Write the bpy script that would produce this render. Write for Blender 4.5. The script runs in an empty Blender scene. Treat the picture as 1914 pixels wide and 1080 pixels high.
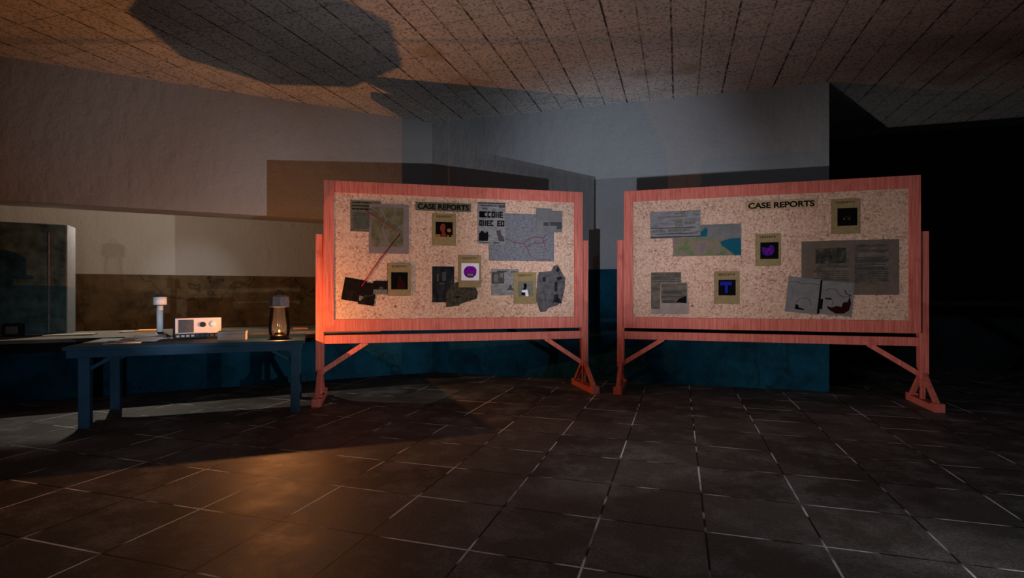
import bpy, bmesh, math, random
from mathutils import Vector, Matrix
random.seed(7)
sc = bpy.context.scene
COL = sc.collection
R_ = math.radians

# ------------------------------------------------------------------ camera frame
YAW, FPX, CZ, HOR = R_(17.3), 1000.0, 1.25, 547.0
FV = Vector((-math.sin(YAW), math.cos(YAW), 0)); RV = Vector((math.cos(YAW), math.sin(YAW), 0))
EYE = Vector((0, 0, CZ))
def ray(x, y):
    return FV + RV*((x-957)/FPX) + Vector((0, 0, (HOR-y)/FPX))
def on_z(x, y, z):                       # where the sight line through a measured point meets a height
    r = ray(x, y); return EYE + r*((z-CZ)/r.z)
def cam_pt(lat, d, z=0.0):
    v = FV*d + RV*lat; return Vector((v.x, v.y, z))

# ------------------------------------------------------------------ mesh helpers
def bm_new(): return bmesh.new()
def box(bm, x0, x1, y0, y1, z0, z1, mat=None, mi=0):
    vs = [bm.verts.new(Vector(c)) for c in ((x0,y0,z0),(x1,y0,z0),(x1,y1,z0),(x0,y1,z0),(x0,y0,z1),(x1,y0,z1),(x1,y1,z1),(x0,y1,z1))]
    if mat is not None:
        for v in vs: v.co = mat @ v.co
    fs = [bm.faces.new([vs[i] for i in q]) for q in ((0,3,2,1),(4,5,6,7),(0,1,5,4),(1,2,6,5),(2,3,7,6),(3,0,4,7))]
    for f in fs: f.material_index = mi
    return vs
def bar(bm, a, b, w, h, up=Vector((0,0,1))):   # square bar from a to b
    a, b = Vector(a), Vector(b); d = (b-a); L = d.length; d.normalize()
    s = d.cross(up)
    if s.length < 1e-4: s = d.cross(Vector((0,1,0)))
    s.normalize(); t = s.cross(d)
    M = Matrix((( d.x, s.x, t.x, a.x),(d.y, s.y, t.y, a.y),(d.z, s.z, t.z, a.z),(0,0,0,1)))
    box(bm, 0, L, -w/2, w/2, -h/2, h/2, M)
def lathe(bm, prof, seg=16, c=(0,0,0), smooth=True, caps=True):
    rings = []
    for r, z in prof:
        rings.append([bm.verts.new((c[0]+r*math.cos(2*math.pi*k/seg), c[1]+r*math.sin(2*math.pi*k/seg), c[2]+z)) for k in range(seg)])
    for a, b in zip(rings, rings[1:]):
        for k in range(seg):
            f = bm.faces.new((a[k], a[(k+1)%seg], b[(k+1)%seg], b[k])); f.smooth = smooth
    if caps:
        bm.faces.new(rings[0][::-1]); bm.faces.new(rings[-1])
def tube(bm, pts, r, seg=8):
    pts = [Vector(p) for p in pts]; rings = []
    for i, p in enumerate(pts):
        d = (pts[min(i+1, len(pts)-1)] - pts[max(i-1, 0)]).normalized()
        s = d.cross(Vector((0, 0, 1)))
        if s.length < 1e-3: s = d.cross(Vector((1, 0, 0)))
        s.normalize(); t = s.cross(d)
        rings.append([bm.verts.new(p + r*(math.cos(2*math.pi*k/seg)*s + math.sin(2*math.pi*k/seg)*t)) for k in range(seg)])
    for a, b in zip(rings, rings[1:]):
        for k in range(seg):
            f = bm.faces.new((a[k], a[(k+1)%seg], b[(k+1)%seg], b[k])); f.smooth = True
    bm.faces.new(rings[0][::-1]); bm.faces.new(rings[-1])
def prism(bm, poly, y0, y1):             # outline in the x-z plane, front at y0
    a = [bm.verts.new((x, y0, z)) for x, z in poly]; b = [bm.verts.new((x, y1, z)) for x, z in poly]
    n = len(poly)
    bm.faces.new(a); bm.faces.new(b[::-1])
    for k in range(n): bm.faces.new((a[k], b[k], b[(k+1)%n], a[(k+1)%n]))
def obj(name, bm, mat, parent=None, bevel=0, loc=None, rot=None):
    bmesh.ops.recalc_face_normals(bm, faces=bm.faces)
    me = bpy.data.meshes.new(name); bm.to_mesh(me); bm.free()
    for m in (mat if isinstance(mat, (list, tuple)) else [mat]): me.materials.append(m)
    o = bpy.data.objects.new(name, me); COL.objects.link(o)
    if parent: o.parent = parent
    if loc is not None: o.location = loc
    if rot is not None: o.rotation_euler = rot
    if bevel:
        md = o.modifiers.new('edge', 'BEVEL'); md.width = bevel; md.segments = 2; md.limit_method = 'ANGLE'
    return o
def tag(o, label, cat, group=None):
    o['label'] = label; o['category'] = cat
    if group: o['group'] = group
    return o
def thing(name, label, cat, loc, rz=0, group=None):
    o = bpy.data.objects.new(name, None); COL.objects.link(o); o.empty_display_size = .1
    o.location = loc; o.rotation_euler = (0, 0, rz)
    return tag(o, label, cat, group)
def struct(name, bm, mat, loc=None, rot=None):
    o = obj(name, bm, mat, loc=loc, rot=rot); o['kind'] = 'structure'; return o

# ------------------------------------------------------------------ materials
class NT:
    def __init__(s, name, rough=.8, spec=.3, metal=0):
        s.m = bpy.data.materials.new(name); s.m.use_nodes = True
        s.t = s.m.node_tree; s.b = s.t.nodes['Principled BSDF']
        s.b.inputs['Roughness'].default_value = rough; s.b.inputs['Specular IOR Level'].default_value = spec
        s.b.inputs['Metallic'].default_value = metal
    def n(s, typ, **kw):
        nd = s.t.nodes.new(typ)
        for k, v in kw.items():
            if k.startswith('i_'): nd.inputs[k[2:].replace('_', ' ')].default_value = v
            else: setattr(nd, k, v)
        return nd
    def l(s, a, b): s.t.links.new(a, b)
    def coord(s, kind='Object', loc=(0,0,0), scale=(1,1,1), rot=(0,0,0)):
        c = s.n('ShaderNodeTexCoord'); mp = s.n('ShaderNodeMapping')
        mp.inputs['Location'].default_value = loc; mp.inputs['Scale'].default_value = scale; mp.inputs['Rotation'].default_value = rot
        s.l(c.outputs[kind], mp.inputs[0]); return mp.outputs[0]
    def noise(s, v, scale, detail=4, rough=.6):
        nd = s.n('ShaderNodeTexNoise'); nd.inputs['Scale'].default_value = scale
        nd.inputs['Detail'].default_value = detail; nd.inputs['Roughness'].default_value = rough
        s.l(v, nd.inputs['Vector']); return nd.outputs['Fac']
    def ramp(s, fac, stops, interp='LINEAR'):
        r = s.n('ShaderNodeValToRGB'); r.color_ramp.interpolation = interp
        e = r.color_ramp.elements
        while len(e) < len(stops): e.new(.5)
        for el, (p, c) in zip(e, stops): el.position = p; el.color = (c[0], c[1], c[2], 1)
        s.l(fac, r.inputs[0]); return r.outputs[0]
    def mix(s, fac, a, b, blend='MIX'):
        m = s.n('ShaderNodeMix', data_type='RGBA', blend_type=blend)
        for sock, v in ((m.inputs[0], fac), (m.inputs[6], a), (m.inputs[7], b)):
            if isinstance(v, (int, float)): sock.default_value = v
            elif isinstance(v, tuple): sock.default_value = (v[0], v[1], v[2], 1)
            else: s.l(v, sock)
        return m.outputs[2]
    def math(s, op, a, b=0.0):
        m = s.n('ShaderNodeMath', operation=op)
        for sock, v in ((m.inputs[0], a), (m.inputs[1], b)):
            if isinstance(v, (int, float)): sock.default_value = v
            else: s.l(v, sock)
        return m.outputs[0]
    def col(s, c):
        if isinstance(c, tuple): s.b.inputs['Base Color'].default_value = (c[0], c[1], c[2], 1)
        else: s.l(c, s.b.inputs['Base Color'])
        return s
    def bump(s, h, strength=.3, dist=.01):
        b = s.n('ShaderNodeBump'); b.inputs['Strength'].default_value = strength; b.inputs['Distance'].default_value = dist
        s.l(h, b.inputs['Height']); s.l(b.outputs[0], s.b.inputs['Normal'])

def mottled(name, c, var=.25, scale=20, rough=.8, spec=.12, metal=0, bump=.1):
    q = NT(name, rough, spec, metal); v = q.coord()
    n = q.noise(v, scale)
    lo = tuple(x*(1-var) for x in c); hi = tuple(min(1, x*(1+var)) for x in c)
    q.col(q.ramp(n, [(.3, lo), (.7, hi)])); q.bump(n, bump, .003)
    return q.m

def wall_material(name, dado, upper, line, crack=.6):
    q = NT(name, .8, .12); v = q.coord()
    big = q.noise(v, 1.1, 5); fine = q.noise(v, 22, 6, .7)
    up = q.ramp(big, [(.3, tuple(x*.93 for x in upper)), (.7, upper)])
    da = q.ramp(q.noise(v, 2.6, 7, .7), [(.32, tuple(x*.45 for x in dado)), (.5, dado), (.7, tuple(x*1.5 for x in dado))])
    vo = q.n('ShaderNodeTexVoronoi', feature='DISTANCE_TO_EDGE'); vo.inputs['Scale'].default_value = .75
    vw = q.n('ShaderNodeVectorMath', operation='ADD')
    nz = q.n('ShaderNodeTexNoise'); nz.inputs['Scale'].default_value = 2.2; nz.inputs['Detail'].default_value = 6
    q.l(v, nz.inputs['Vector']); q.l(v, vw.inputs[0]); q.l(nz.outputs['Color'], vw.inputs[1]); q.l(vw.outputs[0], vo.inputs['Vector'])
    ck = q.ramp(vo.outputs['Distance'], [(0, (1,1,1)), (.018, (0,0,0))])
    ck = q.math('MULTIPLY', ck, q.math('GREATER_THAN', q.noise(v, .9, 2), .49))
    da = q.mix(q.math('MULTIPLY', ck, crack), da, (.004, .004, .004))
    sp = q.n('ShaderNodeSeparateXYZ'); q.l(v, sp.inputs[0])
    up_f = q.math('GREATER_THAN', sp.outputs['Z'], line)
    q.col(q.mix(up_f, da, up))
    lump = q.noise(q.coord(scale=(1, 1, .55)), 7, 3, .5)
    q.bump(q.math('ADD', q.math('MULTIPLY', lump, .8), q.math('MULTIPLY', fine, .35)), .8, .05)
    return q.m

DADO = 1.585
M = {}
M['wall'] = wall_material('plaster_over_blue_dado', (.0015, .044, .080), (.275, .285, .30), DADO)
M['hall'] = wall_material('shade_darkened_passage_wall', (.003, .006, .009), (.012, .012, .013), DADO)  # darkness of the unlit passage put into the wall colour
M['inner'] = wall_material('plaster_over_brown_dado', (.13, .085, .042), (.50, .46, .40), DADO)

def floor_mat():
    q = NT('worn_brown_floor_tiles', .6, .1); v = q.coord(loc=(-.1346, -4.083, 0))
    br = q.n('ShaderNodeTexBrick', offset=0.0, squash=1.0)
    br.inputs['Scale'].default_value = 1; br.inputs['Brick Width'].default_value = .555; br.inputs['Row Height'].default_value = .555
    br.inputs['Mortar Size'].default_value = .006; br.inputs['Mortar Smooth'].default_value = .15; br.inputs['Bias'].default_value = 0
    br.inputs['Color1'].default_value = (.054, .051, .047, 1); br.inputs['Color2'].default_value = (.108, .100, .094, 1)
    q.l(v, br.inputs['Vector'])
    worn = q.noise(v, 2.3, 8, .72); grit = q.noise(v, 60, 4, .7)
    c = q.mix(q.ramp(worn, [(.47, (0,0,0)), (.62, (1,1,1))]), br.outputs['Color'], (.175, .172, .172))
    c = q.mix(q.ramp(grit, [(.35, (.6,.6,.6)), (.65, (0,0,0))]), c, (.035, .027, .02))
    c = q.mix(q.ramp(q.noise(v, 1.1, 3), [(.6, (0,0,0)), (.72, (.7,.7,.7))]), c, (.04, .032, .026))
    g = q.ramp(q.noise(v, 1.9, 2), [(.49, (.012, .011, .010)), (.56, (.60, .63, .70))])  # pale grout stretches carry lamp glints in their colour
    c = q.mix(br.outputs['Fac'], c, g)
    q.col(c)
    q.l(q.ramp(worn, [(.3, (.5,.5,.5)), (.7, (.72,.72,.72))]), q.b.inputs['Roughness'])
    h = q.math('ADD', q.math('MULTIPLY', worn, .5), q.math('MULTIPLY', grit, .15))
    h = q.math('SUBTRACT', h, q.math('MULTIPLY', br.outputs['Fac'], .5))
    q.bump(h, .35, .012)
    return q.m
def ceil_mat():
    q = NT('speckled_acoustic_ceiling_tiles', .9, .1); v = q.coord(loc=(.07, .1, 0))
    sep = q.n('ShaderNodeSeparateXYZ'); q.l(v, sep.inputs[0])
    def joint(sock, size, w):
        f = q.math('FRACT', q.math('ADD', q.math('DIVIDE', sock, size), 100.0))
        d = q.math('ABSOLUTE', q.math('SUBTRACT', f, .5))
        return q.math('GREATER_THAN', d, .5-w/size)
    jx = joint(sep.outputs['X'], 0.62, .010); jm = joint(q.math('ADD', sep.outputs['X'], .31), .62, .008); jy = joint(sep.outputs['Y'], .62, .008)
    sp = q.noise(v, 34, 3, .8)
    base = q.ramp(q.noise(v, 3, 4), [(.3, (.46, .45, .44)), (.7, (.56, .54, .525))])
    c = q.mix(q.ramp(sp, [(.36, (.9,.9,.9)), (.5, (0,0,0))]), base, (.14, .125, .11))
    c = q.mix(q.ramp(sp, [(.62, (0,0,0)), (.72, (.6,.6,.6))]), c, (.75, .73, .70))
    st = q.noise(v, .95, 2, .4)
    c = q.mix(q.ramp(st, [(.63, (0,0,0)), (.66, (.55,.55,.55))]), c, (.30, .23, .15))
    brk = q.ramp(q.noise(v, 9, 3), [(.4, (.35,.35,.35)), (.55, (1,1,1))])
    j = q.math('MAXIMUM', q.math('MULTIPLY', jx, .95), q.math('MAXIMUM', q.math('MULTIPLY', jm, .7), q.math('MULTIPLY', jy, .45)))
    c = q.mix(q.math('MULTIPLY', j, brk), c, (.03, .027, .026))
    q.col(c)
    q.bump(q.math('SUBTRACT', q.math('MULTIPLY', sp, .6), j), .4, .01)
    return q.m
M['floor'] = floor_mat(); M['ceiling'] = ceil_mat()

def wood_mat(name, lo, hi, vert):
    q = NT(name, .6, .3); s = (60, 60, 2.5) if vert else (60, 60, 2.5)
    v = q.coord(scale=s); n = q.noise(v, 1, 5, .6)
    k = q.noise(q.coord(), 5, 3)
    c = q.ramp(n, [(.3, lo), (.68, hi)])
    c = q.mix(q.ramp(k, [(.55, (0,0,0)), (.75, (.5,.5,.5))]), c, tuple(x*.6 for x in lo))
    q.col(c); q.bump(n, .2, .004); return q.m
M['wood'] = wood_mat('red_stained_wood', (.42, .07, .055), (.62, .19, .14), True)
def cork_mat():
    q = NT('speckled_cork', .92, .05); v = q.coord()
    n = q.noise(v, 50, 4, .8); b = q.noise(v, 29, 3, .75)
    c = q.ramp(n, [(.32, (.24, .11, .08)), (.47, (.50, .31, .23)), (.64, (.70, .51, .41))])
    c = q.mix(q.ramp(b, [(.36, (.9,.9,.9)), (.44, (0,0,0))]), c, (.20, .085, .06))
    c = q.mix(q.ramp(q.noise(v, 5, 3), [(.42, (0,0,0)), (.7, (.5,.5,.5))]), c, (.62, .43, .31))
    q.col(c); q.bump(n, .3, .004); return q.m
M['cork'] = cork_mat()
M['table'] = mottled('chipped_blue_paint', (.026, .068, .115), .2, 6, .55)
M['counter'] = mottled('dark_counter_wood', (.13, .115, .095), .3, 9, .6)
M['counter_front'] = mottled('shade_black_counter_board', (.006, .005, .005), .3, 9, .7)  # shadow below the worktop edge put into the board colour
M['cabinet'] = mottled('worn_green_steel', (.06, .10, .10), .6, 7, .5)
M['steel'] = mottled('pale_worn_steel', (.20, .205, .215), .15, 10, .5)
M['white'] = mottled('white_enamel', (.64, .68, .72), .04, 15, .4)
M['dkblue'] = mottled('dark_blue_enamel', (.03, .045, .07), .2, 15, .45)
M['black'] = mottled('black_plastic', (.012, .012, .013), .2, 15, .45)
M['rust'] = mottled('rusty_black_iron', (.035, .02, .013), .6, 25, .5, .4, .6)
M['capmet'] = mottled('grey_lantern_tin', (.22, .19, .19), .3, 25, .45)
M['panel'] = mottled('off_white_radio_panel', (.66, .56, .52), .06, 15, .5)
M['screen'] = mottled('grey_speaker_grille', (.06, .066, .075), .2, 40, .5)
M['boxgrey'] = mottled('grey_card', (.30, .30, .30), .08, 12, .7)
M['paper'] = mottled('white_paper', (.78, .76, .72), .06, 12, .8)
M['oldpaper'] = mottled('aged_paper', (.30, .26, .21), .15, 9, .85)
M['folder'] = mottled('lantern_orange_card_folder', (.62, .30, .11), .12, 9, .75)  # lantern's orange light put into the card colour
M['ink'] = mottled('black_ink', (.006, .006, .007), .1, 20, .95, .03)
M['greyink'] = mottled('grey_print', (.05, .05, .055), .3, 40, .8)
M['brownink'] = mottled('brown_caption_ink', (.10, .04, .028), .2, 40, .8)
M['tan'] = mottled('tan_card', (.235, .175, .085), .15, 18, .8)
M['tape'] = mottled('dull_label_tape', (.11, .095, .065), .15, 30, .8)
M['lighttape'] = mottled('tan_label_tape', (.40, .27, .16), .15, 30, .8)
M['redstring'] = mottled('red_string', (.34, .008, .03), .2, 60, .8)
M['dark'] = mottled('black_photo', (.004, .004, .005), .3, 30, .95, .03)
M['red'] = mottled('photo_red', (.17, .03, .018), .5, 60, .95, .03)
M['dimred'] = mottled('photo_dim_red', (.022, .005, .004), .5, 60, .95, .03)
M['amber'] = mottled('photo_amber', (.30, .11, .03), .4, 60, .95, .03)
M['purple'] = mottled('photo_purple', (.17, .005, .26), .5, 70, .95, .03)
M['violet'] = mottled('photo_violet', (.05, .01, .20), .6, 60, .95, .03)
M['magenta'] = mottled('photo_magenta', (.22, .01, .13), .4, 60, .95, .03)
M['green'] = mottled('photo_green', (.10, .26, .03), .3, 60, .95, .03)
M['blue'] = mottled('photo_blue', (.012, .015, .30), .3, 60, .95, .03)
M['photowhite'] = mottled('photo_white', (.68, .65, .72), .05, 30, .95, .03)
M['photogrey'] = mottled('photo_grey', (.13, .13, .11), .35, 40, .95, .03)
M['sea'] = mottled('map_sea_blue', (.005, .075, .12), .15, 30, .8)
M['roadred'] = mottled('map_route_red', (.16, .03, .045), .3, 60, .8)
def print_mat(name, stops, scale, stretch=(1,1,1), rough=.85):
    q = NT(name, .95, .04); n = q.noise(q.coord(scale=stretch), scale, 5, .62)
    q.col(q.ramp(n, stops)); return q.m
M['docgrey'] = print_mat('faded_report_paper', [(.3, (.075,.068,.05)), (.7, (.15,.135,.10))], 14)
M['mapborder'] = print_mat('lilac_map_border', [(.3, (.165,.13,.135)), (.7, (.20,.165,.17))], 10)
M['mapolive'] = print_mat('olive_map_print', [(.35, (.075,.07,.05)), (.5, (.125,.115,.06)), (.6, (.15,.14,.125)), (.72, (.10,.085,.08))], 9)
M['townmap'] = print_mat('blue_grey_town_map', [(.32, (.075,.08,.10)), (.5, (.145,.15,.175)), (.7, (.20,.19,.215))], 26, (1, 1, 2.2))
M['news'] = print_mat('newsprint', [(.33, (.10,.10,.11)), (.5, (.20,.195,.20)), (.7, (.26,.25,.255))], 22, (.5, 1, 2))
M['note'] = print_mat('grey_note_paper', [(.3, (.11,.115,.12)), (.7, (.17,.165,.165))], 9)
M['blacksheet'] = print_mat('blackened_photo_print', [(.35, (.006,.005,.005)), (.6, (.012,.009,.009)), (.78, (.04,.035,.03))], 14)
M['bluedark'] = print_mat('blue_black_photo_print', [(.35, (.006,.007,.010)), (.6, (.022,.023,.026)), (.75, (.055,.05,.045))], 16, (1,1,.5))
M['olivedark'] = print_mat('olive_black_photo_print', [(.3, (.012,.011,.009)), (.55, (.055,.048,.035)), (.75, (.075,.062,.04))], 22)
M['torn'] = print_mat('torn_grey_print', [(.32, (.04,.038,.044)), (.5, (.085,.08,.088)), (.7, (.12,.11,.115))], 16)
M['ship'] = print_mat('grey_landscape_print', [(.3, (.09,.09,.105)), (.5, (.18,.175,.19)), (.7, (.25,.235,.245))], 14, (.5,1,2))
M['colmap'] = print_mat('green_map_print', [(.3, (.05,.115,.085)), (.45, (.13,.15,.075)), (.55, (.20,.145,.12)), (.65, (.15,.12,.14)), (.75, (.08,.13,.11))], 7)
M['spread'] = print_mat('brown_grey_magazine_paper', [(.3, (.105,.08,.065)), (.7, (.14,.11,.09))], 8)
M['spreadphoto'] = print_mat('dim_magazine_photo', [(.35, (.015,.016,.02)), (.55, (.05,.045,.035)), (.7, (.12,.11,.085))], 12)
M['sketch'] = print_mat('grey_sketch_paper', [(.3, (.14,.135,.14)), (.7, (.20,.19,.195))], 8)
M['cliptan'] = print_mat('dark_tan_clipping', [(.32, (.045,.037,.03)), (.5, (.11,.09,.07)), (.7, (.17,.14,.11))], 11, (.5,1,1.6))
M['clipgrey'] = print_mat('pale_clipping', [(.3, (.22,.18,.165)), (.7, (.30,.255,.235))], 9)
def glass_mat():
    m = bpy.data.materials.new('smoky_lantern_glass'); m.use_nodes = True; t = m.node_tree; t.nodes.clear()
    o = t.nodes.new('ShaderNodeOutputMaterial'); a = t.nodes.new('ShaderNodeBsdfTransparent'); a.inputs[0].default_value = (.93, .93, .9, 1)
    d = t.nodes.new('ShaderNodeBsdfDiffuse'); d.inputs[0].default_value = (.5, .5, .47, 1)
    g = t.nodes.new('ShaderNodeBsdfGlossy'); g.inputs['Roughness'].default_value = .15
    x = t.nodes.new('ShaderNodeMixShader'); x.inputs[0].default_value = .06
    y = t.nodes.new('ShaderNodeMixShader'); y.inputs[0].default_value = .04
    t.links.new(a.outputs[0], x.inputs[1]); t.links.new(d.outputs[0], x.inputs[2])
    t.links.new(x.outputs[0], y.inputs[1]); t.links.new(g.outputs[0], y.inputs[2]); t.links.new(y.outputs[0], o.inputs[0])
    return m
M['glass'] = glass_mat()
def emit_mat(name, c, s):
    q = NT(name); q.col((0, 0, 0)); q.b.inputs['Emission Color'].default_value = (*c, 1); q.b.inputs['Emission Strength'].default_value = s
    return q.m
M['flame'] = emit_mat('lantern_flame', (1, .55, .12), 3.0)

# ------------------------------------------------------------------ the room
CH = 3.92
bm = bm_new(); box(bm, -13, 9, -5, 15, -.1, 0); struct('floor', bm, M['floor'])
bm = bm_new(); box(bm, -13, 9, -5, 15, CH, CH+.1); struct('ceiling', bm, M['ceiling'])
CX, CY = -3.70, 7.66
bm = bm_new(); box(bm, CX, 1.82, CY, CY+.25, 0, CH); struct('wall_back', bm, M['wall'])
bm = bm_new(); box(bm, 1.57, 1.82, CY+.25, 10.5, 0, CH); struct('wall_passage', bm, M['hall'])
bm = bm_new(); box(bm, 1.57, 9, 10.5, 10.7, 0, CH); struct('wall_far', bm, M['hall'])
bm = bm_new(); box(bm, 8.8, 9, -5, 10.5, 0, CH); struct('wall_right', bm, M['wall'])
bm = bm_new(); box(bm, -9.6, 8.8, -5, -4.8, 0, CH); struct('wall_front', bm, M['wall'])
bm = bm_new(); box(bm, -9.6, -9.4, -4.8, 1.96, 0, CH); struct('wall_side', bm, M['wall'])
# the slanted left wall with its wide hatch: local x runs from the corner toward the camera side, local y = into the room
WR = math.atan2(-1, -1)                      # direction of local x
def wl(s, p, z=0.0):
    u = Vector((-.70711, -.70711, 0)); n = Vector((.70711, -.70711, 0))
    return Vector((CX, CY, 0)) + u*s + n*p + Vector((0, 0, z))
WM = Matrix.Translation((CX, CY, 0)) @ Matrix(((-.70711, .70711, 0, 0), (-.70711, -.70711, 0, 0), (0, 0, 1, 0), (0, 0, 0, 1)))
S0, S1, SILL, LINT, TH = .9, 6.8, .66, 2.30, .5
bm = bm_new()
box(bm, 0, S0, -TH, 0, 0, CH, WM); box(bm, S1, 8.3, -TH, 0, 0, CH, WM)
box(bm, S0, S1, -TH, 0, 0, SILL, WM); box(bm, S0, S1, -TH, 0, LINT, CH, WM)
struct('wall_left', bm, M['wall'])
bm = bm_new(); box(bm, -.5, 8.5, -4.05, -3.9, 0, CH, WM); struct('wall_inner', bm, M['inner'])
bm = bm_new(); box(bm, -.5, -.35, -3.9, -TH, 0, CH, WM); box(bm, 8.35, 8.5, -3.9, -TH, 0, CH, WM); struct('wall_inner_side', bm, M['inner'])

# hatch counter
WRZ = math.atan2(-.70711, -.70711)
ct = thing('hatch_counter', 'long dark wooden counter set in the wide wall hatch behind the table', 'counter', wl(3.8, 0, 0), WRZ)
# local x = along the wall toward the camera side, local y = away from the room side after the turn
def wbox(bm, s0, s1, p0, p1, z0, z1): box(bm, s0-3.8, s1-3.8, -p1, -p0, z0, z1)
# rotating by WRZ maps +x to (-.707,-.707) and +y to (.707,-.707), which is into the room
def wbox(bm, s0, s1, p0, p1, z0, z1): box(bm, s0-3.8, s1-3.8, p0, p1, z0, z1)
bm = bm_new(); wbox(bm, S0+.01, S1-.01, -1.0, .40, .695, .735); obj('worktop', bm, M['counter'], ct)
bm = bm_new(); wbox(bm, S0+.01, S1-.01, .33, .36, .585, .695); obj('front_board', bm, M['counter_front'], ct)
bm = bm_new(); wbox(bm, S0+.01, S1-.01, -1.0, .33, .661, .695); obj('support_board', bm, M['counter_front'], ct)

# ------------------------------------------------------------------ pin boards
def plane_hit(x, y, P, N):
    r = ray(x, y); t = (P-EYE).dot(N)/r.dot(N); return EYE + r*t
class Board:
    def __init__(s, a, b, label):
        s.a, s.b = Vector((a[0], a[1], 0)), Vector((b[0], b[1], 0))
        d = s.b-s.a; s.rz = math.atan2(d.y, d.x); s.u = d.normalized(); s.n = Vector((s.u.y, -s.u.x, 0))   # n = toward the viewer
        s.c = (s.a+s.b)/2; s.W = d.length
        s.root = thing('pin_board', label, 'pin board', s.c, s.rz, 'freestanding pin boards')
        s.build()
    def build(s):
        h = s.W/2; z0, z1 = .80, 2.55; r = s.root; fx = h-.045
        bw, bh = .115, .14
        bm = bm_new(); box(bm, -fx+bw-.01, fx-bw+.01, -.030, -.012, z0+bh-.01, z1-bh+.01); obj('cork_panel', bm, M['cork'], r)
        for x0, x1 in ((-fx, -fx+bw), (fx-bw, fx)):
            bm = bm_new(); box(bm, x0, x1, -.045, -.004, z0, z1); obj('frame_side', bm, M['wood'], r, .004)
        for q0, q1 in ((z0, z0+bh), (z1-bh, z1)):
            bm = bm_new(); box(bm, -fx+bw, fx-bw, -.045, -.004, q0, q1); obj('frame_rail', bm, M['wood'], r, .004)
        for sg in (-1, 1):
            bm = bm_new(); box(bm, sg*h-.045, sg*h+.045, -.006, .085, .30, 1.93); box(bm, sg*h-.022, sg*h+.022, .018, .062, .065, .305); obj('upright', bm, M['wood'], r, .003)
            bm = bm_new(); bar(bm, (sg*(h-.03), .035, .34), (sg*(h-.53), .035, .665), .05, .055); obj('brace', bm, M['wood'], r, .003)
            bm = bm_new()
            prism_pts = [(-.37, 0), (.37, 0), (.37, .09), (.29, .09), (.27, .07), (-.27, .07), (-.29, .09), (-.37, .09)]
            a = [bm.verts.new((sg*h-.05, y, z)) for y, z in prism_pts]; b = [bm.verts.new((sg*h+.05, y, z)) for y, z in prism_pts]
            bm.faces.new(a); bm.faces.new(b[::-1])
            for k in range(8): bm.faces.new((a[k], b[k], b[(k+1) % 8], a[(k+1) % 8]))
            ft = obj('foot', bm, M['wood'], r, .004)
            for sy in (-1, 1):
                bm = bm_new(); bar(bm, (sg*h, .04+sy*.03, .35), (sg*h, .01+sy*.325, .07), .05, .042); obj('strut', bm, M['wood'], ft, .003)
        bm = bm_new(); box(bm, -h+.045, h-.045, .0, .07, .655, .755); obj('cross_rail', bm, M['wood'], r, .004)
    def uz(s, x, y):                        # measured point -> board coordinates
        P = s.c + s.n*.030; p = plane_hit(x, y, P, s.n); return (p-s.c).dot(s.u), p.z
    def at(s, u, off, z): return s.c + s.u*u + s.n*(.030+off) + Vector((0, 0, z))

LB = Board((-3.966, 5.251), (-1.165, 6.93), 'red wooden pin board beside the lantern table, with a red string across it')
RB = Board((-.715, 7.01), (2.595, 7.01), 'red wooden pin board carrying the large magazine spread and two sketch sheets')

class Sheet:
    """a thin sheet pinned on a board; x0..y1 measured corners, layer = how far it lies from the cork"""
    def __init__(s, B, name, label, cat, px, mat, layer=0, tilt=0, poly=None, group=None):
        s.B = B; x0, y0, x1, y1 = px; s.px = px
        ym = (y0+y1)/2; xm = (x0+x1)/2
        u0, _ = B.uz(x0, ym); u1, _ = B.uz(x1, ym); _, zt = B.uz(xm, y0); _, zb = B.uz(xm, y1)
        s.w, s.h = u1-u0, zt-zb; s.cu, s.cz = (u0+u1)/2, (zt+zb)/2; s.layer = layer
        bm = bm_new()
        if poly:
            pts = [B.uz(x, y) for x, y in poly]; pts = [(u-s.cu, z-s.cz) for u, z in pts]
            prism(bm, pts[::-1], -.0015, .0015)
        else:
            box(bm, -s.w/2, s.w/2, -.0015, .0015, -s.h/2, s.h/2)
        s.o = obj(name, bm, mat, loc=B.at(s.cu, .003+layer*.004, s.cz), rot=(0, R_(tilt), B.rz))
        tag(s.o, label, cat, group); s.k = 0
    def mark(s, name, rects, mat, dy=0):     # flat printed or glued areas; rects in 0..1 of the sheet (x right, y down)
        if 1 < len(rects) <= 6:              # a few separate patches: a part each
            for r in rects: o = s.mark(name, [r], mat)
            return o
        bm = bm_new()
        for r in rects:
            x0, y0, x1, y1 = r
            box(bm, (x0-.5)*s.w, (x1-.5)*s.w, -.0021-.0003*s.k, -.0014, (.5-y1)*s.h, (.5-y0)*s.h)
        s.k += 1
        return obj(name, bm, mat, s.o)
    def blob(s, name, pts, mat):
        bm = bm_new()
        prism(bm, [((x-.5)*s.w, (.5-y)*s.h) for x, y in pts], -.0021-.0003*s.k, -.0014); s.k += 1
        return obj(name, bm, mat, s.o)
    def line(s, name, pts, w, mat):
        bm = bm_new(); y = -.0021-.0003*s.k
        P = [Vector(((a-.5)*s.w, y, (.5-b)*s.h)) for a, b in pts]
        for a, b in zip(P, P[1:]): bar(bm, a, b, .0006, w, Vector((0, 1, 0)).cross((b-a).normalized()))
        s.k += 1
        return obj(name, bm, mat, s.o)
def ell(cx, cy, rx, ry, n=18, wob=0, seed=1):
    rr = random.Random(seed)
    return [(cx+rx*(1+wob*(rr.random()-.5))*math.cos(2*math.pi*k/n), cy+ry*(1+wob*(rr.random()-.5))*math.sin(2*math.pi*k/n)) for k in range(n)]
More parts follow.
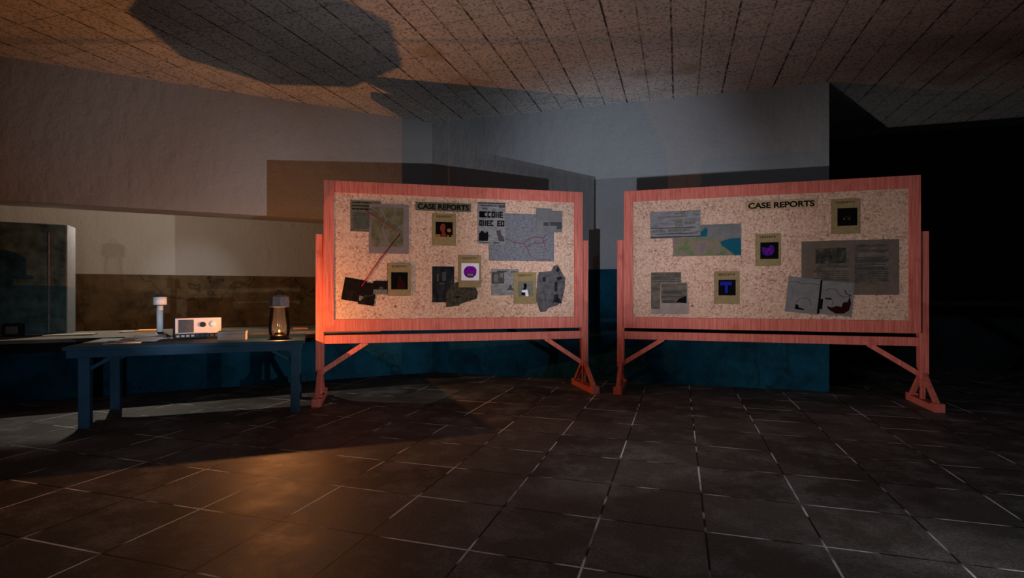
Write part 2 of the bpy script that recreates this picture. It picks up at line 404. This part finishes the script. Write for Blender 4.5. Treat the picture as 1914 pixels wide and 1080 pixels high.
def glyphs(x0, y0, x1, y1, n, seed, gap=.2, holes=True):     # illegible letter blocks
    rr = random.Random(seed); out = []; cw = (x1-x0)/n
    for i in range(n):
        a, b = x0+i*cw, x0+(i+1-gap)*cw; h = y1-y0
        out.append((a, y0, a+(b-a)*.38, y1)); k = rr.randint(0, 4)
        if k != 0: out.append((a, y0, b, y0+h*.24))
        if k in (1, 3): out.append((a, y0+h*.4, b, y0+h*.62))
        if k in (2, 3, 4): out.append((a, y1-h*.24, b, y1))
        if k in (0, 4): out.append((b-(b-a)*.36, y0, b, y1))
    return out
def lines(x0, y0, x1, y1, n, seed, fill=.5):
    rr = random.Random(seed); out = []; dh = (y1-y0)/n
    for i in range(n):
        y = y0+i*dh; x = x0
        while x < x1-.02:
            w = min(x1-x, (.06+.16*rr.random())*(x1-x0)); out.append((x, y, x+w, y+dh*fill)); x += w+.025*(x1-x0)
            if rr.random() < .06: break
    return out
def polaroid(B, px, ph, label, layer, seed, tilt=0):
    s = Sheet(B, 'instant_photo', label, 'photo', px, M['tan'], layer, tilt, group='tan instant photo cards on the pin boards')
    x0, y0, x1, y1 = px
    f = ((ph[0]-x0)/(x1-x0), (ph[1]-y0)/(y1-y0), (ph[2]-x0)/(x1-x0), (ph[3]-y0)/(y1-y0))
    s.f = f
    s.mark('caption', glyphs(.17, .065, .83, .125, 7, seed, .25), M['brownink'])
    s.q = lambda a, b: (f[0]+a*(f[2]-f[0]), f[1]+b*(f[3]-f[1]))
    return s
def title(B, px, txt, label, tape=True):
    s = Sheet(B, 'title_strip', label, 'label', px, M['tape'] if tape else M['lighttape'], 1)
    cu = bpy.data.curves.new('lettering', 'FONT'); cu.body = txt; cu.align_x = 'CENTER'; cu.align_y = 'CENTER'; cu.size = 1; cu.offset = .035; cu.extrude = .0
    t = bpy.data.objects.new('lettering', cu); COL.objects.link(t); bpy.context.view_layer.update()
    dg = bpy.context.evaluated_depsgraph_get(); me = bpy.data.meshes.new_from_object(t.evaluated_get(dg))
    bpy.data.objects.remove(t)
    xs = [v.co.x for v in me.vertices]; ys = [v.co.y for v in me.vertices]
    sx = s.w*.93/(max(xs)-min(xs)); sz = s.h*.66/(max(ys)-min(ys)); mx, my = (max(xs)+min(xs))/2, (max(ys)+min(ys))/2
    for v in me.vertices: v.co = Vector(((v.co.x-mx)*sx, -.0026, (v.co.y-my)*sz))
    me.materials.append(M['ink'])
    o = bpy.data.objects.new('lettering', me); COL.objects.link(o); o.parent = s.o
    return s

# ---- left board
s = Sheet(LB, 'report_sheet', 'grey typed report sheet half behind the olive map, upper left of the lantern-side board', 'paper', (655, 375, 712, 433), M['docgrey'], 0)
[s.mark('heading', lines(.06, y, .66, y+.1, 1, k, .35), M['ink']) for k, y in ((3, .05), (4, .155), (5, .26))]; s.mark('text', lines(.08, .42, .95, .95, 8, 4, .35), M['greyink'])
s = Sheet(LB, 'area_map', 'olive area map with a lilac border, overlapping the typed report sheet', 'map', (690, 382, 764, 474), M['mapborder'], 1)
s.mark('map_print', [(.05, .06, .86, .86)], M['mapolive'])
s.line('river', [(.3, .1), (.42, .3), (.33, .5), (.4, .65), (.5, .84)], .012, M['mapborder'])
s.line('road', [(.8, .35), (.66, .5), (.5, .56)], .006, M['greyink'])
title(LB, (777, 379, 880, 395), 'CASE REPORTS', 'grey label strip with black CASE REPORTS lettering on the lantern-side board')
s = polaroid(LB, (808, 399, 852, 459), (814, 415, 846, 443), 'tan instant photo of a red-lit figure, under the grey label strip', 1, 11)
s.mark('photo', [s.f], M['dark'])
s.blob('red_figure', [s.q(a, b) for a, b in ((.25, .3), (.35, .13), (.52, .12), (.58, .35), (.52, .6), (.6, .8), (.62, 1), (.28, 1), (.38, .72), (.27, .55))], M['red'])
s.blob('amber_figure', [s.q(*p) for p in ell(.78, .55, .13, .12, 10)], M['amber'])
s.mark('photo_foreground', [(*s.q(.02, .82), *s.q(.28, 1)), (*s.q(.66, .86), *s.q(.78, 1)), (*s.q(.9, .86), *s.q(.99, 1))], M['amber'])
s = Sheet(LB, 'newspaper_page', 'newspaper page with two bold black headlines and a picture, left of the town map', 'newspaper', (893, 379, 944, 456), M['news'], 2)
s.mark('masthead', [(0, .0, 1, .03), (.1, .06, .7, .09), (.75, .05, 1, .11), (.15, .14, .35, .17)], M['greyink'])
s.mark('headline', glyphs(.05, .215, .93, .365, 6, 5, .14) + [(.05, .215, .25, .365)], M['ink'])
s.mark('headline', glyphs(.05, .43, .58, .57, 4, 6, .14), M['ink']); s.mark('headline', glyphs(.7, .43, .98, .57, 2, 9, .1), M['ink'])
s.blob('picture', [(.03, .93), (.04, .75), (.14, .68), (.26, .74), (.36, .70), (.38, .82), (.36, .93)], M['ink'])
s.blob('picture', [(.66, .68), (.82, .66), (.84, .75), (.95, .85), (.97, .94), (.76, .93), (.72, .8)], M['greyink'])
s.mark('caption', [(.05, .965, .45, .98), (.55, .965, .8, .985)], M['greyink'])
s = Sheet(LB, 'town_map', 'wide blue-grey town map marked with red routes, upper right of the lantern-side board', 'map', (914, 400, 1035, 488), M['townmap'], 1)
s.mark('street_grid', [(.25, .1, .258, .95), (.42, .05, .428, .6), (.05, .3, .9, .306), (.1, .52, .7, .527), (.6, .3, .607, .95), (.3, .75, .95, .757)], M['note'])
s.line('red_route', [(.2, .5), (.37, .6), (.52, .63), (.58, .55), (.68, .48), (.82, .50), (.9, .42)], .008, M['roadred'])
s.line('red_route', [(.52, .63), (.57, .7), (.66, .62), (.8, .61), (.9, .53)], .008, M['roadred'])
s.line('red_route', [(.57, .7), (.62, .88), (.75, .97), (.95, .96)], .006, M['roadred'])
s.line('red_route', [(.82, .50), (.86, .7), (.9, .8)], .006, M['roadred'])
s = Sheet(LB, 'note_sheet', 'small grey note with a dark spot, at the upper right corner of the town map', 'note', (1002, 390, 1031, 434), M['note'], 2)
s.mark('dark_spot', [(.45, .58, .85, .73)], M['greyink'])
s = Sheet(LB, 'photo_print', 'small grey photo with a dark lower band, rightmost on the lantern-side board top', 'photo', (1025, 395, 1050, 434), M['note'], 3)
s.mark('dark_band', [(.08, .52, .95, .70), (.6, .7, .95, .86)], M['greyink'])
s = Sheet(LB, 'photo_print', 'tilted black photo at the end of the red string, leftmost of the dark pair', 'photo', (641, 521, 683, 563), M['blacksheet'], 0, 10)
s.mark('pale_edge', [(.86, .2, .93, .7)], M['olivedark'])
s = Sheet(LB, 'photo_print', 'tilted black photo with a pale lower left corner, right of the string end', 'photo', (672, 528, 702, 570), M['blacksheet'], 1, 9)
s.blob('pale_corner', [(.02, .62), (.3, .66), (.16, .85), (.02, .86)], M['photogrey'])
s.line('pale_crease', [(.3, .62), (.55, .6), (.9, .5)], .006, M['olivedark'])
s = Sheet(LB, 'photo_print', 'small black photo with a grey bottom strip, touching the lower left instant photo', 'photo', (698, 525, 724, 550), M['blacksheet'], 2)
s.mark('grey_strip', [(0, .64, 1, 1)], M['photogrey']); s.blob('pale_glow', ell(.55, .52, .16, .1, 10), M['greyink'])
s = polaroid(LB, (725, 492, 768, 553), (731, 509, 762, 541), 'tan instant photo of a dark shape, right of the tilted black photos', 3, 12)
s.mark('photo', [s.f], M['dark'])
s.blob('dim_figure', [s.q(a, b) for a, b in ((.42, .3), (.5, .2), (.6, .27), (.6, .45), (.8, .56), (.88, .98), (.34, .98), (.36, .6), (.44, .48))], M['dimred'])
s = Sheet(LB, 'photo_print', 'upright blue-black photo of dim trees, left of the purple instant photo', 'photo', (808, 498, 849, 565), M['bluedark'], 0)
s.mark('dim_trunks', [(.2, .2, .3, .42), (.45, .15, .62, .4), (.3, .45, .55, .5)], M['greyink'])
s = Sheet(LB, 'photo_scrap', 'tilted olive-black photo scrap under the purple instant photo', 'photo', (833, 527, 893, 573), M['olivedark'], 1,
          poly=[(846, 530), (858, 526), (888, 533), (893, 547), (891, 558), (860, 568), (858, 571), (834, 574), (833, 548)])
s.blob('dark_patch', [(.3, .58), (.45, .56), (.45, .62), (.3, .64)], M['ink'])
s = polaroid(LB, (857, 477, 899, 537), (862, 492, 895, 524), 'tan instant photo showing a purple round blot on white', 2, 13)
s.mark('photo', [s.f], M['photowhite'])
s.blob('purple_blot', [s.q(*p) for p in ell(.5, .5, .37, .36, 16, .12, 3)], M['purple'])
s.mark('dark_smears', [(*s.q(.2, .28), *s.q(.4, .38)), (*s.q(.48, .3), *s.q(.68, .38)), (*s.q(.25, .6), *s.q(.72, .77))], M['violet'])
s.mark('green_bar', [(*s.q(.33, .62), *s.q(.66, .72))], M['green'])
s = Sheet(LB, 'newspaper_clipping', 'grey newspaper clipping with a dark picture, left of the lower right instant photo', 'clipping', (918, 503, 970, 552), M['news'], 0)
s.mark('picture', [(.02, .12, .46, .55)], M['greyink']); s.mark('picture_detail', [(.1, .2, .25, .5), (.3, .15, .42, .32)], M['photogrey'])
s.mark('headline', [(.2, .06, .55, .12), (.7, .08, .95, .13)], M['greyink'])
s.blob('picture', [(.55, .8), (.65, .7), (.66, .6), (.72, .6), (.74, .72), (.88, .8)], M['greyink']); s.mark('text', lines(.05, .62, .5, .95, 5, 21, .3), M['photogrey'])
s = polaroid(LB, (960, 509, 1002, 568), (968, 526, 996, 554), 'tan instant photo of a dark figure in a white top, beside the torn grey print', 1, 14)
s.mark('photo', [s.f], M['photogrey'])
s.blob('dark_head', [s.q(a, b) for a, b in ((.35, .15), (.55, .12), (.58, .35), (.5, .55), (.3, .55), (.4, .38))], M['dark'])
s.blob('white_top', [s.q(a, b) for a, b in ((.25, .58), (.62, .55), (.7, .98), (.5, .98), (.48, .75), (.25, .72))], M['photowhite'])
s.mark('dark_patch', [(*s.q(.22, .72), *s.q(.46, .92))], M['dark'])
s = Sheet(LB, 'torn_photo', 'torn irregular grey print in the lower right corner of the lantern-side board', 'photo', (1003, 497, 1056, 583), M['torn'], 2,
          poly=[(1007, 509), (1030, 507), (1035, 497), (1043, 496), (1050, 511), (1056, 519), (1055, 538), (1050, 562), (1042, 570), (1024, 576), (1020, 582), (1010, 583), (1002, 562), (1004, 528)])
s.mark('dark_figures', [(.2, .24, .3, .34), (.62, .35, .72, .55), (.6, .62, .75, .74)], M['bluedark'])
s.blob('dark_patch', [(.55, .78), (.62, .68), (.8, .7), (.88, .82)], M['bluedark']); s.blob('dark_patch', [(.66, .1), (.72, .02), (.8, .08), (.74, .14)], M['bluedark'])
s.blob('dark_patch', [(.68, .25), (.86, .22), (.9, .28), (.75, .32)], M['bluedark'])
# red string between the sheets
bm = bm_new()
pts = [LB.at(*(lambda q: (q[0], .015, q[1]))(LB.uz(x, y))) for x, y in ((683, 392), (735, 428), (748, 437), (712, 483), (676, 535))]
tube(bm, pts, .0055, 6)
tag(obj('pin_string', bm, M['redstring']), 'thin red string running from the report sheet to the tilted black photos', 'string')

# ---- right board
s = Sheet(RB, 'landscape_print', 'grey landscape print with dark trees, overlapping the green and blue map', 'photo', (1216, 395, 1309, 445), M['ship'], 1)
s.mark('horizon_stripes', [(0, .6, .9, .63), (0, .93, 1, .98), (.1, .82, .95, .85)], M['greyink'])
s.mark('trees', [(.48, .05, .7, .12), (.25, .18, .75, .23), (.5, .3, .65, .55), (.7, .38, .9, .5), (.05, .68, .3, .78), (.35, .66, .8, .76)], M['photogrey'])
s = Sheet(RB, 'region_map', 'green and tan region map with blue water, left side of the right board', 'map', (1258, 420, 1385, 478), M['colmap'], 0)
s.mark('grey_corner', [(.42, 0, 1, .45)], M['note'])
s.blob('blue_water', [(.7, .55), (.85, .46), (1, .46), (1, 1), (.92, 1), (.8, .8), (.72, .68)], M['sea'])
s.blob('blue_water', [(.40, .25), (.5, .08), (.52, .2), (.5, .38), (.42, .38)], M['sea'])
title(RB, (1394, 374, 1527, 391), 'CASE REPORTS', 'tan label strip with black CASE REPORTS lettering on the right board', tape=False)
s = polaroid(RB, (1553, 372, 1607, 437), (1565, 389, 1602, 422), 'tan instant photo with a dim red smudge, top right corner of the right board', 1, 15)
s.mark('photo', [s.f], M['dark'])
s.blob('red_smudge', [s.q(*p) for p in ell(.5, .55, .24, .10, 12, .3, 4)], M['dimred'])
s.mark('pale_spots', [(*s.q(.3, .58), *s.q(.36, .66)), (*s.q(.58, .58), *s.q(.63, .66))], M['photogrey'])
s = polaroid(RB, (1412, 437, 1459, 497), (1421, 453, 1455, 484), 'tan instant photo with a purple smudge on black, left of the magazine spread', 1, 16)
s.mark('photo', [s.f], M['dark'])
s.blob('purple_smudge', [s.q(a, b) for a, b in ((.06, .25), (.3, .32), (.45, .33), (.55, .16), (.72, .2), (.78, .5), (.66, .75), (.4, .82), (.15, .72), (.08, .5))], M['violet'])
s.mark('red_spots', [(*s.q(.3, .5), *s.q(.38, .66)), (*s.q(.56, .52), *s.q(.68, .64)), (*s.q(.42, .38), *s.q(.56, .48))], M['magenta'])
s = polaroid(RB, (1335, 507, 1382, 568), (1343, 523, 1375, 552), 'tan instant photo with a bright blue T on black', 1, 17)
s.mark('photo', [s.f], M['dark'])
s.blob('blue_mark', [s.q(a, b) for a, b in ((.08, .12), (.78, .12), (.76, .4), (.66, .32), (.55, .36), (.54, .86), (.38, .86), (.37, .36), (.22, .32), (.12, .42))], M['blue'])
s = Sheet(RB, 'magazine_spread', 'large brown-grey magazine spread with a dark picture and dense columns', 'magazine', (1498, 449, 1680, 551), M['spread'], 0)
s.mark('page', [(.13, .12, .50, .82)], M['cliptan']); s.mark('page', [(.55, .08, .90, .80)], M['cliptan'])
s.mark('picture', [(.15, .14, .47, .42)], M['spreadphoto'])
s.mark('text', lines(.16, .47, .48, .80, 8, 31, .45), M['greyink']); s.mark('text', lines(.56, .10, .89, .78, 16, 32, .55), M['greyink'])
s.mark('text_band', [(.56, .36, .88, .41), (.56, .5, .86, .55)], M['greyink'])
s = Sheet(RB, 'sketch_sheet', 'tilted pale sketch sheet, left one of the pair under the magazine spread', 'drawing', (1470, 519, 1530, 585), M['sketch'], 2, 6)
s.line('drawn_line', [(.05, .14), (.3, .13), (.45, .18), (.6, .14), (.98, .16)], .006, M['greyink'])
s.line('drawn_curve', [(.32, .72), (.42, .6), (.6, .56), (.75, .62), (.8, .75)], .006, M['greyink'])
s.blob('dark_stroke', [(.3, .9), (.32, .76), (.40, .78), (.42, .85), (.6, .88), (.58, .91)], M['ink'])
s.line('drawn_curve', [(.12, .25), (.2, .5), (.12, .7)], .005, M['note']); s.line('drawn_curve', [(.85, .35), (.7, .48)], .006, M['note'])
s = Sheet(RB, 'sketch_sheet', 'tilted pale sketch sheet with a dark red crescent, right one of the pair', 'drawing', (1528, 526, 1594, 589), M['sketch'], 1, 5)
s.mark('dark_margin', [(0, 0, .09, 1), (.09, .55, .16, .85)], M['ink'])
s.blob('red_crescent', [(.90, .40), (.96, .62), (.92, .82), (.78, .93), (.55, .95), (.34, .84), (.28, .74), (.42, .78), (.56, .72), (.70, .74), (.74, .60), (.86, .58)], M['dimred'])
s.line('drawn_curve', [(.2, .3), (.32, .22), (.5, .24), (.6, .38), (.72, .45), (.9, .4)], .007, M['greyink'])
s.mark('drawn_patch', [(.22, .5, .4, .55)], M['dimred'])
s.line('drawn_curve', [(.45, .55), (.42, .75)], .006, M['greyink']); s.line('drawn_curve', [(.74, .24), (.8, .34), (.95, .40)], .008, M['dimred'])
s.line('yellow_line', [(.3, .58), (.28, .9)], .005, M['tan'])
s = Sheet(RB, 'newspaper_clipping', 'upright dark tan clipping, upper of the two at lower left of the right board', 'clipping', (1217, 509, 1273, 577), M['cliptan'], 0)
s.mark('dark_lines', lines(.08, .05, .95, .3, 4, 41, .4), M['greyink'])
s = Sheet(RB, 'newspaper_clipping', 'pale clipping with a dark picture, overlapping the dark tan clipping', 'clipping', (1218, 528, 1288, 587), M['clipgrey'], 1,
          poly=[(1235, 528), (1285, 528), (1287, 587), (1218, 587), (1218, 577), (1233, 577)])
s.mark('picture', [(.26, .02, .94, .65)], M['cliptan']); s.mark('dark_stripes', [(.3, .25, .8, .36), (.27, .42, .92, .45), (.3, .55, .62, .65)], M['greyink'])
s.blob('dark_patch', [(.65, .62), (.75, .5), (.93, .42), (.93, .65)], M['ink'])

# ------------------------------------------------------------------ table and what stands on it
TA = R_(90-(69.5-17.3))
TL = cam_pt(-3.995, 4.92)
tu = Vector((math.cos(TA), math.sin(TA), 0)); tv = Vector((-math.sin(TA), math.cos(TA), 0))
TT = .757
tb = thing('work_table', 'blue-grey painted wooden table with corner braces in front of the wall hatch', 'table', TL, TA)
LX, LY = 1.90, .92
bm = bm_new(); box(bm, -.10, LX+.05, -.05, LY+.03, TT-.035, TT); obj('tabletop', bm, M['table'], tb, .004)
for x0, x1, y0, y1 in ((-.08, LX+.02, -.026, .0), (-.08, LX+.02, LY, LY+.026), (-.08, -.06, 0, LY), (LX, LX+.02, 0, LY)):
    bm = bm_new(); box(bm, x0, x1, y0, y1, TT-.105, TT-.035); obj('apron', bm, M['table'], tb, .003)
for lx in (0, LX-.09):
    for ly in (0, LY-.09):
        bm = bm_new(); box(bm, lx, lx+.09, ly, ly+.09, 0, TT-.036); obj('leg', bm, M['table'], tb, .005)
for y in (.045, LY-.045):
    bm = bm_new(); bar(bm, (.08, y, .54), (.34, y, TT-.06), .03, .03); obj('brace', bm, M['table'], tb)
    bm = bm_new(); bar(bm, (LX-.08, y, .54), (LX-.34, y, TT-.06), .03, .03); obj('brace', bm, M['table'], tb)

# lantern
Lp = on_z(522, 633.8, TT)
ln = thing('oil_lantern', 'dark rusty oil lantern with a lit flame on the table end beside the pin board', 'lantern', Lp)
bm = bm_new(); lathe(bm, [(.088, 0), (.098, .012), (.096, .03), (.07, .045), (.05, .055)], 20); obj('fuel_tank', bm, M['rust'], ln)
bm = bm_new(); lathe(bm, [(.045, .054), (.05, .060), (.04, .070), (.025, .076), (.010, .079)], 16); obj('burner', bm, M['rust'], ln)
bm = bm_new(); lathe(bm, [(.046, .065), (.068, .10), (.072, .14), (.060, .23), (.050, .338)], 20, caps=False); obj('glass_chimney', bm, M['glass'], ln)
bm = bm_new(); lathe(bm, [(.060, .340), (.100, .345), (.094, .45), (.06, .465), (.02, .468)], 8, smooth=False); obj('cap', bm, M['capmet'], ln)
for sg in (-1, 1):                        # thin flat straps set edge-on to the flame
    bm = bm_new(); q = RV*sg; tq = Vector((-q.y, q.x, 0))*.0007
    prof = [(.070, .035, .100), (.082, .08, .112), (.084, .14, .114), (.076, .22, .106), (.064, .30, .098), (.060, .345, .096)]
    ring = []
    for r0, z, r1 in prof:
        ring.append([bm.verts.new(Vector((q.x*r, q.y*r, z))+e) for r, e in ((r0, tq), (r1, tq), (r1, -tq), (r0, -tq))])
    for u, v in zip(ring, ring[1:]):
        for k in range(4): bm.faces.new((u[k], u[(k+1) % 4], v[(k+1) % 4], v[k]))
    bm.faces.new(ring[0]); bm.faces.new(ring[-1][::-1])
    obj('side_strap', bm, M['rust'], ln)
bm = bm_new(); tube(bm, [(RV.x*.04*math.cos(a), RV.y*.04*math.cos(a), .462+.055*math.sin(a)) for a in [math.pi*k/12 for k in range(13)]], .005, 6); obj('handle', bm, M['black'], ln)
bm = bm_new(); lathe(bm, [(.002, .078), (.011, .083), (.012, .089), (.006, .097), (.001, .103)], 10); obj('flame', bm, M['flame'], ln)

# white lamp
Wp = on_z(299, 630, TT)
lm = thing('table_lamp', 'slim white table lamp with a small drum head, left of the radio', 'lamp', Wp)
bm = bm_new(); lathe(bm, [(.10, 0), (.10, .012), (.06, .04), (.035, .05)], 20); obj('base', bm, M['dkblue'], lm)
bm = bm_new(); lathe(bm, [(.032, .05), (.032, .352)], 16); obj('stem', bm, M['white'], lm)
bm = bm_new(); lathe(bm, [(.085, .352), (.085, .358)], 20); obj('brim', bm, M['dkblue'], lm)
bm = bm_new(); lathe(bm, [(.066, .358), (.066, .445)], 20); obj('lamp_head', bm, M['white'], lm)
bm = bm_new(); lathe(bm, [(.066, .445), (.05, .462), (.02, .47)], 20); obj('lamp_top', bm, M['dkblue'], lm)

# radio
ra = R_(90-(55-17.3)); rp = cam_pt(-3.57, 5.65, TT)
rd = thing('radio_set', 'boxy radio with an off-white front, black knob and shiny dial on the table', 'radio', rp, ra)
bm = bm_new(); box(bm, 0, .45, 0, .22, 0, .228); obj('case', bm, M['black'], rd, .006)
bm = bm_new(); box(bm, .01, .44, -.008, 0, .055, .222); obj('front_panel', bm, M['panel'], rd, .003)
bm = bm_new(); box(bm, .04, .18, -.014, -.008, .068, .205); obj('speaker_grille', bm, M['screen'], rd, .003)
kn = bm_new(); lathe(kn, [(.028, 0), (.028, .02), (.022, .026)], 14); bmesh.ops.rotate(kn, cent=(0,0,0), matrix=Matrix.Rotation(R_(90), 3, 'X'), verts=kn.verts); obj('knob', kn, M['black'], rd, loc=(.265, -.008, .15))
kn = bm_new(); lathe(kn, [(.034, 0), (.034, .008), (.026, .014), (.01, .017)], 16); bmesh.ops.rotate(kn, cent=(0,0,0), matrix=Matrix.Rotation(R_(90), 3, 'X'), verts=kn.verts); obj('dial', kn, M['white'], rd, loc=(.36, -.008, .155))
for k in range(9):
    bm = bm_new(); box(bm, .02+k*.045, .05+k*.045, -.012, 0, .022, .042); obj('button', bm, M['panel'] if k < 4 else M['screen'], rd, .002)
# small box
bp = cam_pt(-3.03, 5.50, TT); ba = R_(90-(70-17.3))
bx = thing('card_box', 'low grey cardboard box in front of the radio right side', 'box', bp, ba)
bm = bm_new(); box(bm, 0, .262, 0, .16, 0, .07); obj('body', bm, M['boxgrey'], bx, .002)
bm = bm_new(); box(bm, -.003, .265, -.003, .163, .066, .092); obj('lid', bm, M['boxgrey'], bx, .002)
# papers on the table
def flat_paper(x, y, w, d, dz, rz, mat, label, curl):
    p = on_z(x, y, TT); bm = bm_new(); n = 8; rows = []
    for t in (0, .003):
        for i in range(n+1):
            v = i/n; rows.append([bm.verts.new((sx*w/2, (v-.5)*d, t+dz+curl*v**2)) for sx in (-1, 1)])
    for i in range(n):
        a, b, c, e = rows[i], rows[i+1], rows[n+1+i], rows[n+2+i]
        for q in ((a[0], b[0], b[1], a[1]), (c[0], c[1], e[1], e[0]), (a[0], c[0], e[0], b[0]), (a[1], b[1], e[1], c[1])):
            bm.faces.new(q).smooth = True
    bm.faces.new((rows[0][0], rows[0][1], rows[n+1][1], rows[n+1][0])); bm.faces.new((rows[n][0], rows[2*n+1][0], rows[2*n+1][1], rows[n][1]))
    return tag(obj('paper_sheet', bm, mat, loc=Vector((p.x, p.y, TT)), rot=(0, 0, rz)), label, 'paper')
flat_paper(232, 640.5, .30, .20, 0, TA+.05, M['paper'], 'loose white paper nearest the front edge of the table', .014)
flat_paper(262, 638, .36, .22, .009, TA-.15, M['paper'], 'loose white paper overlapping another in front of the white lamp', .03)
flat_paper(281, 636, .28, .2, .019, TA+.3, M['paper'], 'topmost loose white paper at the foot of the white lamp', .036)
# things on the counter
CT = .735
WN = Vector((.70711, -.70711, 0)); WU = Vector((-.70711, -.70711, 0)); WC0 = Vector((CX, CY, 0))
def s_at(x, p):                          # wall coordinate where the sight column x crosses the plane at depth p
    r = FV + RV*((x-957)/FPX); t = ((WC0+WN*p).dot(WN))/r.dot(WN); return (r*t-WC0).dot(WU)
def counter_paper(x0, x1, p0, p1, mat, label, t, name='paper_sheet', cat='paper', rz=0):
    p = (p0+p1)/2; sa, sb = s_at(x1, p), s_at(x0, p); bm = bm_new()
    box(bm, -(sb-sa)/2, (sb-sa)/2, -(p1-p0)/2, (p1-p0)/2, 0, t)
    c = wl((sa+sb)/2, p, CT)
    return tag(obj(name, bm, mat, loc=c, rot=(0, 0, WRZ+rz)), label, cat)
counter_paper(84, 178, -.33, -.08, M['oldpaper'], 'wide pale flat paper on the counter at the foot of the green cabinet', .014)
counter_paper(226, 254, -.62, -.38, M['oldpaper'], 'small pale flat paper on the counter left of the white lamp', .014)
counter_paper(257, 297, -.78, -.50, M['folder'], 'card folder coloured lantern-orange on the counter behind the white lamp', .016, 'card_folder', 'folder')
counter_paper(548, 574, -.30, -.05, M['folder'], 'small card coloured lantern-orange on the counter between the lantern and the pin board', .014, 'card_folder', 'folder')

# green cabinet standing on the counter
cp = -.40
s_c = s_at(125, cp)
cb = thing('steel_cabinet', 'tall worn green steel cabinet standing in the wall hatch', 'cabinet', wl(s_c, cp, CT), WRZ)
cz = 1.36
bm = bm_new(); box(bm, 0, 1.15, -.42, -.02, 0, cz); obj('body', bm, M['steel'], cb, .004)
bm = bm_new(); box(bm, .012, 1.14, -.02, 0, .015, cz-.012); dr = obj('door', bm, M['cabinet'], cb, .004)
bm = bm_new(); bar(bm, (.17, .006, .02), (.17, .006, cz-.1), .012, .014); obj('door_seam', bm, M['capmet'], dr)
bm = bm_new(); box(bm, .86, 1.06, 0, .02, .29, .30); obj('red_handle', bm, M['dimred'], dr)
dp = wl(s_at(22, -.25), -.25, CT)
dv = thing('small_box', 'small black box with a square face at the foot of the green cabinet', 'box', dp, WRZ+math.pi)
bm = bm_new(); box(bm, -.09, .09, 0, .10, 0, .15); obj('case', bm, M['black'], dv, .005)
bm = bm_new(); box(bm, -.055, .055, -.006, 0, .03, .12); obj('face', bm, M['counter'], dv, .002)

# ------------------------------------------------------------------ lights
def light(name, typ, loc, energy, color, size=.02, target=None, cone=None, blend=1):
    d = bpy.data.lights.new(name, typ); d.energy = energy; d.color = color; d.shadow_soft_size = size
    if typ == 'SPOT': d.spot_size = R_(cone); d.spot_blend = blend
    o = bpy.data.objects.new(name, d); COL.objects.link(o); o.location = loc
    if target is not None: o.rotation_euler = (Vector(target)-Vector(loc)).to_track_quat('-Z', 'Y').to_euler()
    return o
E = dict(lantern=128, spot1=440, spot1b=420, spot2=440, spot2b=880, spot2c=440, side=760, wide=220, wash=90, inner=38, hatch=175, fill=46)
lo = light('lantern_light', 'POINT', (Lp.x, Lp.y, TT+.117), E['lantern'], (1, .365, .115), .003)
lo.data.use_nodes = True                     # soft glow near the wick, inverse square further off
lt = lo.data.node_tree; fo = lt.nodes.new('ShaderNodeLightFalloff'); fo.inputs['Strength'].default_value = 1; fo.inputs['Smooth'].default_value = .6
lt.links.new(fo.outputs['Quadratic'], lt.nodes['Emission'].inputs['Strength'])
A, B2, WC = (-1.5, 2.0, .35), (3.05, 1.7, .10), (-1.0, 7.66, 2.55)
light('floor_spotlight', 'SPOT', A, E['spot1'], (.82, .88, 1), .02, WC, 39)
light('floor_spotlight', 'SPOT', A, E['spot1b'], (1, .94, .92), .02, (1.5, 7.0, 1.15), 46)
light('floor_spotlight', 'SPOT', B2, E['spot2'], (.82, .88, 1), .02, WC, 36)
light('floor_spotlight', 'SPOT', B2, E['spot2b'], (1, .94, .92), .02, (-2.75, 6.0, 1.15), 37)
light('floor_spotlight', 'SPOT', B2, E['spot2c'], (1, .94, .94), .02, (-6.1, 5.3, 2.95), 21)
light('added_table_spot', 'SPOT', (.2, -.6, .75), E['side'], (.82, .88, 1), .02, (-5.15, 4.45, 1.12), 9.5, .9)  # added beam without a body, brightens the white lamp and radio
light('added_table_spot', 'SPOT', (.2, -.6, .75), E['wide'], (.74, .88, 1), .02, (-5.3, 4.3, .75), 25, .9)  # wider added beam, lifts the table front and legs
light('added_ceiling_wash', 'SPOT', (-1.2, 1.5, .30), E['wash'], (.80, .93, 1), .02, (-1.5, 4.2, 3.9), 84)  # added unseen upward light, lifts the ceiling tone
ip = wl(4.15, -1.22, 2.9)
light('inner_room_lamp', 'POINT', ip, E['inner'], (1, .84, .66), .05)
light('inner_room_downlight', 'SPOT', ip, E['hatch'], (1, .90, .76), .03, cam_pt(-3.9, 5.5, 0), 84, .4)
light('added_room_fill', 'POINT', (2.6, 1.6, 3.3), E['fill'], (.70, .86, 1), .1)  # added unseen fill, mainly to brighten the floor

# ------------------------------------------------------------------ world, camera, view
w = bpy.data.worlds.new('dark'); sc.world = w; w.use_nodes = True
w.node_tree.nodes['Background'].inputs[0].default_value = (.02, .03, .04, 1); w.node_tree.nodes['Background'].inputs[1].default_value = .02
cd = bpy.data.cameras.new('camera'); cam = bpy.data.objects.new('camera', cd); COL.objects.link(cam)
cd.sensor_fit = 'HORIZONTAL'; cd.sensor_width = 36; cd.lens = 36*FPX/1914; cd.shift_y = (HOR-540)/1914; cd.clip_start = .05
cam.location = EYE; cam.rotation_euler = (R_(90), 0, YAW)
sc.camera = cam
vs = sc.view_settings; vs.view_transform = 'Standard'; vs.look = 'None'; vs.gamma = 1; vs.exposure = 0; vs.use_curve_mapping = False
